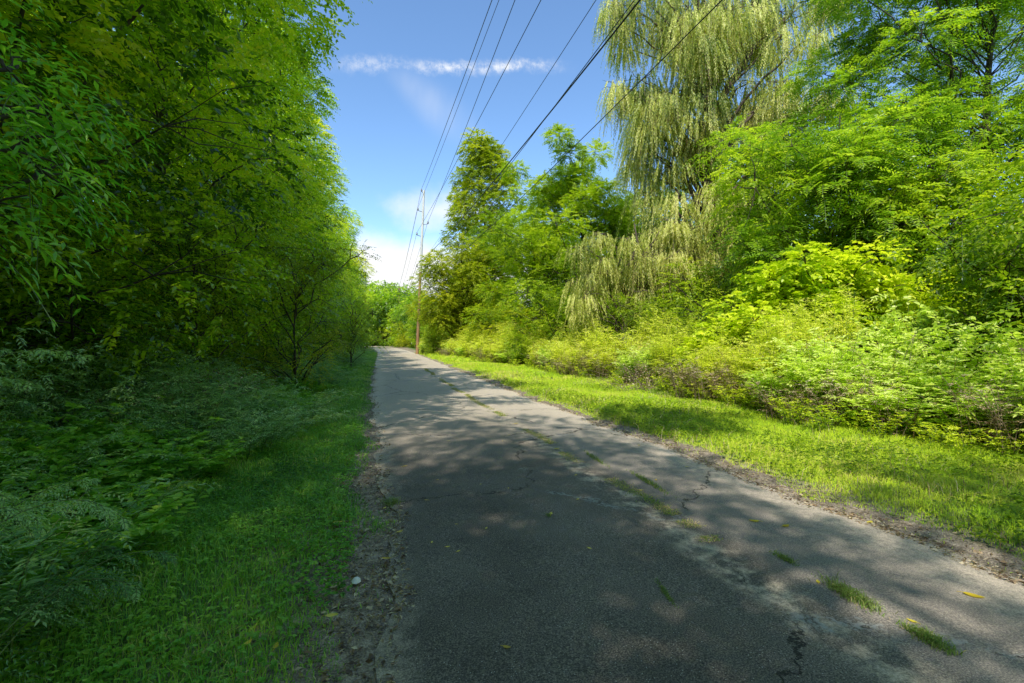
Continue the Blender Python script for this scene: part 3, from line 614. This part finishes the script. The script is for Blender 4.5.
# vine covered mound
q = W(822, 12.6)
lo = []
for _ in range(70):
    dx = rng.uniform(-3.2, 3.1); zz = (4.2-.15*dx**2)*rng.uniform(.35, 1); o_ = cam_off(dx, rng.uniform(-.9, .9)); lo.append((o_[0], o_[1], max(.5, zz-.35), rng.uniform(.4, .6)))
tree('vine_covered_shrub', 'rounded mound of bright yellow green vine leaves behind the tall weeds', 'shrub', (q[0], q[1], 0), 3, lo, 'leafVine', 60, 7, .15, .14, (.3, .5), ang=60, droop=.3, jit=.3, tr=.06, hexa=True, tmean=.6, stem=.003, flat=.8)
for px, d, h, lb, mt in ((655, 19, 3.6, 'green shrub under the small willow', 'leafLoc'), (560, 27, 4.2, 'sunlit green shrub at the foot of the rounded locust', 'leafLoc'), (500, 40, 4.5, 'low shrub at the foot of the tall narrow tree', 'leafOlive'), (720, 15, 3.6, 'leafy shrub at the foot of the huge willow', 'leafLoc'), (960, 11.5, 2.7, 'dark green shrub below the young tree of heaven', 'leafLoc')):
    q = W(px, d); s = d/14
    tree('shrub', lb, 'shrub', (q[0], q[1], 0), h, [(rng.normal(0, .9*s**.5), rng.normal(0, .7), rng.uniform(.4, h-.5), rng.uniform(.5, .8)) for _ in range(26)], mt, 55, 9, .07*s**.6+.02, .04*s**.6+.01, (.3, .5), tr=.05, tmean=.5)

# understory shrubs that fill the wood edge
us = [tree('shrub', 'understory shrub in the wood edge behind the tall weeds', 'shrub', (12, 40, 0), 4.2, [(rng.normal(0, 1.1), rng.normal(0, .9), rng.uniform(.4, 3.6), rng.uniform(.6, .95)) for _ in range(34)], mt, 70, 9, .13, .075, (.3, .55), tr=.06, tmean=.5, group='understory shrubs behind the tall weeds') for mt in ('leafLoc', 'leafYel')]
for x, y in ((11.5, 3), (13, 6), (15.5, 5), (15, 12), (17, 9.5), (13.5, 16), (16, 15), (19, 13), (12, 20), (14, 23), (17, 20), (10.5, 26), (13, 29), (16, 27), (10, 33), (12.5, 35), (9.5, 39), (9, 47), (11, 50), (9, 55), (8.5, 62), (11, 60), (8, 70), (21, 18), (24, 22), (19, 32), (22, 9), (26, 14), (20, 4), (18, 40), (8, 80), (6, 95), (30, 25), (28, 5)):
    s = rng.uniform(.8, 1.25); z = (1 if x < 14 else 1.35)*rng.uniform(.8, 1.15)
    dup(us[int(rng.random() < .3 and y > 32)], (x, y, 0), rng.random()*6.28, (s, s, s*z*(1.2 if y > 60 else 1)))
far_s = tree('shrub', 'dark leafy tree low where the path disappears', 'tree', (0.5, 121, 0), 4.2, [(rng.normal(0, 1.1), rng.normal(0, .9), rng.uniform(.4, 3.8), rng.uniform(.6, .95)) for _ in range(34)], 'leafA', 70, 9, .15, .09, (.3, .55), tr=.06, tmean=.3)
far_s.scale = (2.6, 2.6, 3.2)
for x, y, s, lb in ((5.0, 47.5, .5, 'low bush hiding the foot of the tall utility pole'), (5.9, 53, .8, 'leafy bush close behind the tall utility pole')):
    dup(us[0], (x, y, 0), 1.0, (s, s, s), lb, 'bushes at the foot of the pole')
for x, y, s in ((-9, 118, 2.6), (-4, 124, 2.8), (1, 126, 2.6), (5, 118, 2.4), (9, 110, 2.4), (6, 100, 2.0), (12, 95, 2.4), (-13, 125, 3), (14, 120, 3), (7.5, 86, 1.7), (-7, 98, 2.2), (3.5, 135, 3.4), (-1.5, 138, 3.4)):
    dup(far_s, (x, y, 0), rng.random()*6.28, (s, s, s*rng.uniform(1.0, 1.45)), 'leafy distant tree low across the end of the path', 'low trees across the end of the path')
ul = tree('shrub', 'dark understory shrub beneath the left wall of trees', 'shrub', (-7, 5, 0), 3.6, [(rng.normal(0, 1.2), rng.normal(0, 1), rng.uniform(.4, 3.1), rng.uniform(.6, .95)) for _ in range(34)], 'leafA', 70, 9, .11, .06, (.3, .55), tr=.06, tmean=.35, group='dark understory shrubs beneath the left wall')
for x, y in ((-8, 1), (-6, 5.8), (-8.5, 8), (-5.2, 9.6), (-7.5, 12), (-4.6, 13.5), (-6, 16), (-4.6, 18.5), (-7, 20), (-4.4, 23), (-6, 26), (-4.2, 28), (-4.4, 34), (-6, 37), (-4.3, 41), (-4.5, 48), (-4.6, 56), (-5, 66), (-5, 78), (-5.5, 90), (-9, 16), (-10, 4), (-9.5, 24), (-9, 33), (-4.8, 104), (-6, 116), (-10, 45)):
    s = rng.uniform(.85, 1.2); dup(ul, (x, y, 0), rng.random()*6.28, (s, s, s*rng.uniform(.7, 1.25)))

# ---- tall weeds on the right
GW = 'tall sunlit weeds along the right edge of the grass'
protoW = [
 plant('tall_weed', 'tall green weed with narrow leaves standing in the sunlit row right of the grass', 'weed', (0, 0, 0), 20, 1.7, .32, .12, .026, M['leafWeed'], M['stemg'], 44, 4, group=GW),
 plant('tall_weed', 'tall green weed with narrow leaves standing in the sunlit row right of the grass', 'weed', (0, 0, 0), 18, 1.35, .45, .11, .028, M['leafWeed'], M['stemr'], 38, 6, group=GW),
]
protoP = [
 plant('bushy_weed', 'bushy weed with pale broad leaves in the sunlit row right of the grass', 'weed', (0, 0, 0), 16, 1.35, .42, .11, .048, M['leafPale'], M['stemg'], 40, 4, hexa=True, group=GW),
 plant('bushy_weed', 'bushy weed with pale broad leaves in the sunlit row right of the grass', 'weed', (0, 0, 0), 16, 1.15, .5, .13, .045, M['leafPale'], M['stemr'], 36, 5, group=GW),
]
protoS = plant('straw_stalk', 'tall straw coloured dead stalks poking up among the sunlit weeds', 'weed', (0, 0, 0), 9, 1.75, .5, .07, .016, M['dry'], M['twig'], 16, 4, group='straw coloured stalks among the weeds', thick=.006)
protoD = [plant('dry_weed', 'half dead brown stemmed weed at the front of the sunlit row', 'weed', (0, 0, 0), 18, .9, .6, .06, .018, M['dry'], M['twig'], 10, 3, group='dry weeds at the front of the sunlit row', thick=.005),
          plant('low_weed', 'low bright weed at the foot of the sunlit row', 'weed', (0, 0, 0), 14, .5, .4, .07, .022, M['leafVine'], M['stemg'], 16, 3, group='low weeds at the foot of the sunlit row')]
used = set()
def put(pr, x, y, s, sz=None):
    z = float(gz(x, y)); rz = rng.random()*6.28; sz = sz or s
    if id(pr) not in used:
        used.add(id(pr)); pr.location = (x, y, z); pr.rotation_euler = (0, 0, rz); pr.scale = (s, s, sz); return pr
    return dup(pr, (x, y, z), rz, (s, s, sz))
def front(y): return 7.55 + .35*math.sin(y*.55+1) + .2*math.sin(y*1.7) - .09*max(0, y-20)
y = 1.5
while y < 58:
    st = .42 if y < 14 else (.7 if y < 28 else 1.3)
    f = front(y)
    for row in range(4 if y < 16 else 3):
        x = f + .25 + row*(.62 if y < 20 else .8) + rng.normal(0, .12); yy_ = y + rng.normal(0, .15)
        s = rng.uniform(.75, 1.15)*(1+.0*row); hgt = (.85 + .2*row)*rng.uniform(.85, 1.2)
        pale = (vn(np.array([x]), np.array([yy_]), .5, 77)[0] + (.25 if 3 < y < 7.5 else -.12)) > .5
        pr = (protoP if pale else protoW)[rng.integers(2)]
        if y > 25: s *= 1.5; hgt *= 1.1
        put(pr, x, yy_, s, hgt)
    if rng.random() < .5: put(protoS, f + rng.uniform(.3, 1.2), y, rng.uniform(.7, 1), rng.uniform(.7, 1.0))
    if rng.random() < .75: put(protoD[0], f + rng.normal(.05, .1), y, rng.uniform(.8, 1.4), rng.uniform(.8, 1.3))
    if rng.random() < .8: put(protoD[1], f - rng.uniform(-.02, .35), y+rng.normal(0, .1), rng.uniform(.6, 1.1))
    y += st

# ---- undergrowth on the left
GM = 'mugwort and weeds under the left trees'
mug = [plant('mugwort', 'arching grey green mugwort at the foot of the left trees', 'weed', (0, 0, 0), 11, 1.25, .95, .075, .02, M['leafMug'], M['stemg'], 34, 13, ang=45, group=GM, droop=.5, thick=.004),
       plant('mugwort', 'arching grey green mugwort at the foot of the left trees', 'weed', (0, 0, 0), 10, 1.0, 1.0, .07, .02, M['leafMug'], M['stemg'], 34, 12, ang=45, group=GM, droop=.5, thick=.004)]
herb = [plant('broad_leaved_weed', 'broad leaved dark green weed under the left trees', 'weed', (0, 0, 0), 18, .6, .5, .085, .05, M['leafHerb'], M['stemg'], 18, 3, hexa=True, group='broad leaved weeds under the left trees', thick=.003),
        plant('broad_leaved_weed', 'broad leaved dark green weed under the left trees', 'weed', (0, 0, 0), 14, .42, .5, .10, .055, M['leafHerb'], M['stemg'], 16, 3, hexa=True, group='broad leaved weeds under the left trees', thick=.003)]
def frontL(y): return -1.62 + .25*math.sin(y*.9+.4) + .12*math.sin(y*2.3)
y = .6
while y < 40:
    st = .42 if y < 10 else (.65 if y < 20 else 1.2); f = frontL(y)
    for row in range(5 if y < 14 else 3):
        x = f - .2 - row*.6 + rng.normal(0, .12); s = rng.uniform(.75, 1.15); yy_ = y+rng.normal(0, .15)
        if vn(np.array([x]), np.array([yy_]), .6, 5)[0] < (.62 if row < 2 else .4) or y < 2: put(herb[rng.integers(2)], x, yy_, s, s*(.7+.2*row))
        else: put(mug[rng.integers(2)], x, yy_, s*(1 if y < 20 else 1.4), s*(.65+.17*row))
    y += st
# single conspicuous mugworts close to the camera
def P3(px, py, d): q = W(px, d); return np.array([q[0], q[1], CH+(340-py)/F*d])
def frond_plant(label, tips, ll=.026, lw=.009, tint=.62):
    root = empty('mugwort', (0, 0, 0), label, 'weed'); st = MB(); fo = MB(); org = None
    for (base, mid, tip) in tips:
        b, m_, e = np.array(base), np.array(mid), np.array(tip); t = np.linspace(0, 1, 14)[:, None]
        pts = b*(1-t)**2 + m_*2*t*(1-t) + e*t*t; org = b if org is None else org
        tube(st, pts, np.linspace(.0045, .0012, 14), 5)
        n = 54; tn = np.sort(rng.uniform(.3, .99, n)); f = tn*13; k = np.clip(f.astype(int), 0, 12); P = pts[k]+(pts[k+1]-pts[k])*(f-k)[:, None]
        T = nz(pts[k+1]-pts[k]); S = nz(np.cross(T, UP)); sg = np.where(np.arange(n) % 2 == 0, 1., -1.)[:, None]
        D = T*.55 + S*sg*.8 + rng.normal(0, .2, (n, 3)) - UP*.15
        sprays(fo, P, D, (.23-.19*np.clip(tn-.3, 0, 1)/.7)*rng.uniform(.7, 1.1, n), 15, ll, lw, 50, .45, .4, np.clip(rng.normal(tint, .12, n), 0, 1), stem=.0012)
    for m in (st, fo):
        m.V = [v-org for v in m.V]
    root.location = org
    st.build('stem', M['stemg'], root, smooth=True); fo.build('foliage', [M['leafMug'], M['stemg']], root)
frond_plant('feathery mugwort branch reaching in at head height from the left edge', [((-2.5, 1.9, 0), P3(-60, 300, 2.3), P3(86, 357, 2.3)), ((-2.6, 2.0, 0), P3(-90, 330, 2.3), P3(40, 385, 2.3)), ((-2.7, 2.1, 0), P3(-150, 330, 2.3), P3(10, 350, 2.5))], tint=.95)
frond_plant('feathery mugwort arching over the grass at the lower left', [((-1.9, 1.55, 0), P3(20, 420, 2.1), P3(128, 522, 2.15)), ((-2.0, 1.6, 0), P3(-20, 430, 2.1), P3(45, 530, 2.1)), ((-1.9, 1.6, 0), P3(-10, 470, 2.2), P3(95, 480, 2.5)), ((-2.0, 1.7, 0), P3(-60, 440, 2.2), P3(10, 500, 2.2))], tint=.9)
frond_plant('bluish mugwort low over the shaded grass in the lower left corner', [((-1.45, 1.75, 0), P3(60, 520, 2.3), P3(178, 556, 2.5)), ((-1.5, 1.7, 0), P3(40, 530, 2.2), P3(140, 590, 2.2)), ((-1.6, 1.8, 0), P3(20, 540, 2.2), P3(80, 600, 2.1)), ((-1.5, 1.9, 0), P3(60, 520, 2.4), P3(120, 550, 2.6))], tint=.4)

# dead brush under the left trees
def brush(label, loc, n, r, h, sz):
    mb = MB()
    for _ in range(n):
        a = rng.random()*6.28; p0 = np.array([rng.normal(0, r*.5), rng.normal(0, r*.5), rng.uniform(0, h*.4)]); p1 = p0+np.array([math.cos(a), math.sin(a), rng.uniform(-.1, .7)])*rng.uniform(.4, 1.1)*sz
        p1[2] = max(.02, p1[2]); tube(mb, bend(p0, p1, 5, .12, .5), np.linspace(rng.uniform(.004, .011), .002, 5), 4)
    n2 = n*9; P = rng.normal(0, r*.6, (n2, 3)); P[:, 2] = rng.random(n2)*h
    root = empty('brush_pile', loc, label, 'dead brush'); mb.build('branch', M['twig'], root, smooth=True)
    lf = MB(); leaves(lf, P, rng.normal(0, 1, (n2, 3)), rng.normal(0, 1, (n2, 3)), .06, .03, rng.random(n2)); lf.build('dead_leaf', M['dry'], root)['kind'] = 'stuff'
q = W(140, 7.2); brush('tangle of dead brown branches in the dark under the left trees', (q[0], q[1], 0), 90, .9, .9, 1.1)
q = W(215, 8.6); brush('pale heap of dried stems behind the mugwort on the left', (q[0], q[1], .1), 80, .6, .9, .8)
q = W(640, 13.5); brush('thin grey dead twigs among the weeds near the path', (q[0], q[1], 0), 30, .5, .8, 1.3)
q = W(905, 8.9); brush('dead brown twigs at the foot of the pale weeds on the right', (q[0], q[1], 0), 40, .8, .6, .9)

# ---- small weeds in the cracks
tuft_p = []
def tuft(label, px, py, ln, wid, n, h, along=None):
    q = WG(px, py); mb = MB(); al = along if along is not None else 1.50
    t_ = rng.normal(0, ln*.4, n); s_ = rng.normal(0, wid*.4, n)
    x = math.cos(al)*t_ - math.sin(al)*s_; y = math.sin(al)*t_ + math.cos(al)*s_
    blades(mb, x, y, h*rng.uniform(.4, 1.2, n), rng.uniform(.003, .006, n), 1.5, z0=np.zeros(n), tint=np.clip(rng.normal(.45, .22, n), 0, 1))
    m_ = n//3; a = rng.random(m_)*6.28; b = np.stack([x[:m_], y[:m_], rng.uniform(.005, h*.5, m_)], 1)
    o = mb.build('grass_tuft', M['tuft']); o.location = (q[0], q[1], float(pz(*q))+.002); tag(o, label, 'weed tuft', 'weed tufts in the path')
tuft('largest green tuft growing in the long crack at the lower right', 850, 604, .20, .07, 700, .055)
tuft('flattened green tuft at the bottom right end of the long crack', 928, 648, .14, .06, 480, .05)
tuft('small yellow green tuft between two sunlit patches of the long crack', 785, 566, .10, .04, 300, .03)
tuft('brownish tuft low in the long crack behind the sunlit patch', 648, 487, .45, .05, 520, .04)
tuft('farthest mossy tuft in the long crack', 595, 462, .5, .05, 420, .04)
tuft('thin strip of moss in the short crack at the bottom middle', 666, 602, .16, .018, 380, .016, 1.35)
tuft('tiny green tuft alone in the middle of the asphalt', 549, 521, .04, .03, 60, .03)
tuft('small grass tuft at the left edge of the asphalt', 392, 505, .12, .1, 300, .06)

# ---- fallen leaves
def fleaf(label, px, py, s, rz, group=None, curl=.25):
    q = WG(px, py); mb = MB(); k = 9; t = np.linspace(0, 1, k); wdt = .24*np.sin(np.pi*t**.8)**.9
    zc = curl*(t-.5)**2; P = []
    for j in (-1, -.5, 0, .5, 1):
        P.append(np.stack([t-.5, j*wdt, zc + .10*abs(j)*wdt*4*curl+.004], 1))
    V = np.stack(P, 1)*s
    ii = (np.arange(k-1)[:, None]*5+np.arange(4)[None]).ravel(); mb.add(V, np.stack([ii, ii+1, ii+6, ii+5], 1), rng.random())
    on = edgeL(q[1]) < q[0] < edgeR(q[1])
    root = empty('fallen_leaf', (q[0], q[1], (float(pz(*q))+.003 if on else float(gz(*q))+.05)), label, 'fallen leaf', group, rz)
    mb.build('blade', M['yleaf'], root, smooth=True)
    sb = MB(); tube(sb, np.array([[-.5, 0, curl*.25+.006], [-.62, .02, .05], [-.75, .05, .01]])*s, .0012, 4); sb.build('stalk', M['yleaf'], root)
GF = 'yellow leaves fallen on the path'
fleaf('bright yellow fallen leaf, left one of a pair right of the long crack', 754, 526, .085, 2.6, GF)
fleaf('bright yellow fallen leaf, right one of a pair beyond the long crack', 786, 531, .08, .2, GF)
fleaf('long yellow leaf at the right edge of the asphalt', 974, 602, .10, -.9, GF)
fleaf('yellow leaf alone at the bottom middle of the asphalt', 507, 655, .045, -.5, GF)
fleaf('curled yellow leaf at the left edge of the asphalt beside the bare soil', 387, 566, .07, -.3, GF, .5)
fleaf('small yellow leaf on the asphalt above the curled one', 400, 534, .07, .7, GF)
fleaf('yellow leaf on the grass left of the bare soil', 338, 533, .08, .1, GF)
fleaf('yellow leaf in the dark grass at the lower left', 332, 630, .07, 0, GF)
fleaf('orange leaf in the grass at the bottom left', 276, 664, .05, 1.5, GF)
fleaf('tan leaf in the grass left of the orange leaf', 248, 661, .05, 1.1, GF)
fleaf('tiny leaf in the middle of the asphalt', 551, 519, .06, 1.1, GF)
fleaf('yellow leaf on the sunlit patch in the middle distance', 557, 452, .09, .3, GF)
fleaf('yellow leaf lying far up near the right edge of the path', 516, 426, .10, .2, GF)
fleaf('orange leaf beside the largest tuft in the long crack', 818, 590, .045, .9, GF)
fleaf('orange leaf between the two lower tufts', 912, 630, .05, 1.9, GF)
fleaf('yellow leaf on the bright grass at the right', 870, 524, .09, .4, GF)
fleaf('orange leaf on the left verge beside the grass edge', 405, 469, .07, .4, GF)
for _ in range(26):
    px = rng.uniform(345, 700); py = rng.uniform(400, 560); q = WG(px, py)
    if edgeL(q[1])-.3 < q[0] < edgeR(q[1]): fleaf('scattered small faded leaf fragment on the asphalt', px, py, rng.uniform(.025, .05), rng.random()*6.28, 'small leaf fragments on the asphalt')
# crumpled scrap
q = WG(356, 588); mb = MB(); th = np.linspace(0, 2*np.pi, 10)[:-1]; V = []
for j, z in enumerate((0, .012, .024)):
    rr_ = (.032, .028, .012)[j]*rng.uniform(.6, 1.2, 9); V.append(np.stack([np.cos(th)*rr_, np.sin(th)*rr_, z+rng.normal(0, .003, 9)], 1))
V = np.concatenate(V+[np.array([[0, 0, .026]])]); fs = [[j*9+a, j*9+(a+1) % 9, (j+1)*9+(a+1) % 9, (j+1)*9+a] for j in range(2) for a in range(9)]
mb.add(V, fs); mb.add(V, [[18+a, 18+(a+1) % 9, 27] for a in range(9)])
o = mb.build('paper_scrap', M['white']); o.location = (q[0], q[1], .04); tag(o, 'small crumpled white scrap on the bare soil at the left edge of the asphalt', 'litter')

# ------------------------------------------------------------------ utility poles and cables
PY = 51.
def pole(label, x, y, H, lean, brackets, r=.17):
    root = empty('utility_pole', (x, y, 0), label, 'utility pole', 'utility poles')
    mb = MB(); zb = H*.5; t = np.linspace(0, 1, 5)[:, None]
    tube(mb, np.array([0, 0, -.3])*(1-t)+np.array([lean*.5, 0, zb])*t, np.linspace(r, r*.85, 5), 12); mb.build('pole_shaft', M['pole'], root, smooth=True)
    mb = MB(); tube(mb, np.array([lean*.5, 0, zb])*(1-t)+np.array([lean, 0, H])*t, np.linspace(r*.85, r*.7, 5), 12, cap=True); mb.build('pole_top', M['poletop' if H > 15 else 'pole'], root, smooth=True)
    at = []
    for (z, sx_, ln) in brackets:
        xx = lean*z/H; mb = MB(); tube(mb, [[xx, 0, z], [xx+sx_*ln, 0, z+.15]], .035, 6, cap=True); b_ = mb.build('bracket', M['steel'], root)
        mb = MB(); c = np.array([xx+sx_*ln, 0, z+.15])
        tube(mb, [c+UP*a for a in (0, .06, .07, .13, .14, .2, .21, .30)], [.05, .05, .1, .1, .05, .09, .09, .04], 10, cap=True); mb.build('insulator', M['insul'], root, smooth=True)
        at.append((x+c[0], y, z+.42))
    return at
px0 = W(417, 51.5)
brk = [(17.7, -1, .25), (15.6, -1, .55), (14.2, 1, .60), (12.9, -1, .55), (10.2, 1, .45), (8.6, 1, .35), (9.4, -1, .4)]
A_ = pole('tall utility pole with weathered white top and brown base beside the yellowing tree', px0[0], px0[1], 18.0, .75, brk)
q2 = W(398.5, 112)
B_ = pole('farther brown utility pole low over the end of the path', q2[0], q2[1], 14.0, .2, [(z*.76, s, l) for z, s, l in brk], .2)
def cable(label, P0, xm, zm, sag, r, far, x_end=None):
    """from the pole at P0 past a point (xm, zm) overhead and on to the pole behind the viewpoint"""
    y0 = P0[1]; y1 = -14.; ym, = (xm[1],)
    t = (y0-ym)/(y0-y1); zend = P0[2] + (zm + 4*sag*t*(1-t) - P0[2])/t; xend = P0[0] + (xm[0]-P0[0])/t
    tt = np.linspace(0, 1, 60); pts = np.stack([P0[0]+(xend-P0[0])*tt, y0+(y1-y0)*tt, P0[2]+(zend-P0[2])*tt-4*sag*tt*(1-tt)], 1)
    t2 = np.linspace(1, 0, 16)[:-1]; q = np.array(far); P = np.array(P0)
    p2 = P+(q-P)*t2[:, None]; p2[:, 2] -= 1.2*4*t2*(1-t2)*.6
    mb = MB(); tube(mb, np.concatenate([p2, pts]), r, 6); o = mb.build('power_cable', M['wire'], smooth=True); tag(o, label, 'cable', 'cables between the utility poles')
def over(px, py, Xw):
    a = (px-512)/F; dx = math.sin(YAW)+math.cos(YAW)*a; dy = math.cos(YAW)-math.sin(YAW)*a; t = Xw/dx
    return (Xw, dy*t), CH+(340-py)/F*t
specs = [(0, 492, 0, 4.3, .5, .022, 'leftmost overhead wire, running to the very top of the tall pole'),
         (1, 499, 0, 4.6, .5, .016, 'faint overhead wire close beside the leftmost one'),
         (2, 515, 0, 5.0, .6, .020, 'third overhead wire from the left, crossing the bright end of the vapour trail'),
         (3, 541, 0, 5.1, .7, .018, 'fourth overhead wire from the left, passing left of the narrow olive tree'),
         (4, 596, 0, 5.0, .5, .012, 'thin overhead wire left of the thick black cable'),
         (5, 612, 30, 5.0, .6, .014, 'thin overhead wire running just above the thick black cable'),
         (6, 640, 0, 5.0, 1.0, .026, 'thick black twisted cable, the heaviest of the overhead lines'),
         (5, 722, 0, 5.4, .9, .014, 'lowest overhead wire, passing in front of the huge willow')]
for i, px, py, Xw, sag, r, lb in specs:
    xm, zm = over(px, py, Xw); P0 = A_[i]
    if i == 5 and px > 700: P0 = (P0[0]-.2, P0[1], P0[2]-1.3)
    cable(lb, P0, xm, zm, sag, r*.8, B_[i])
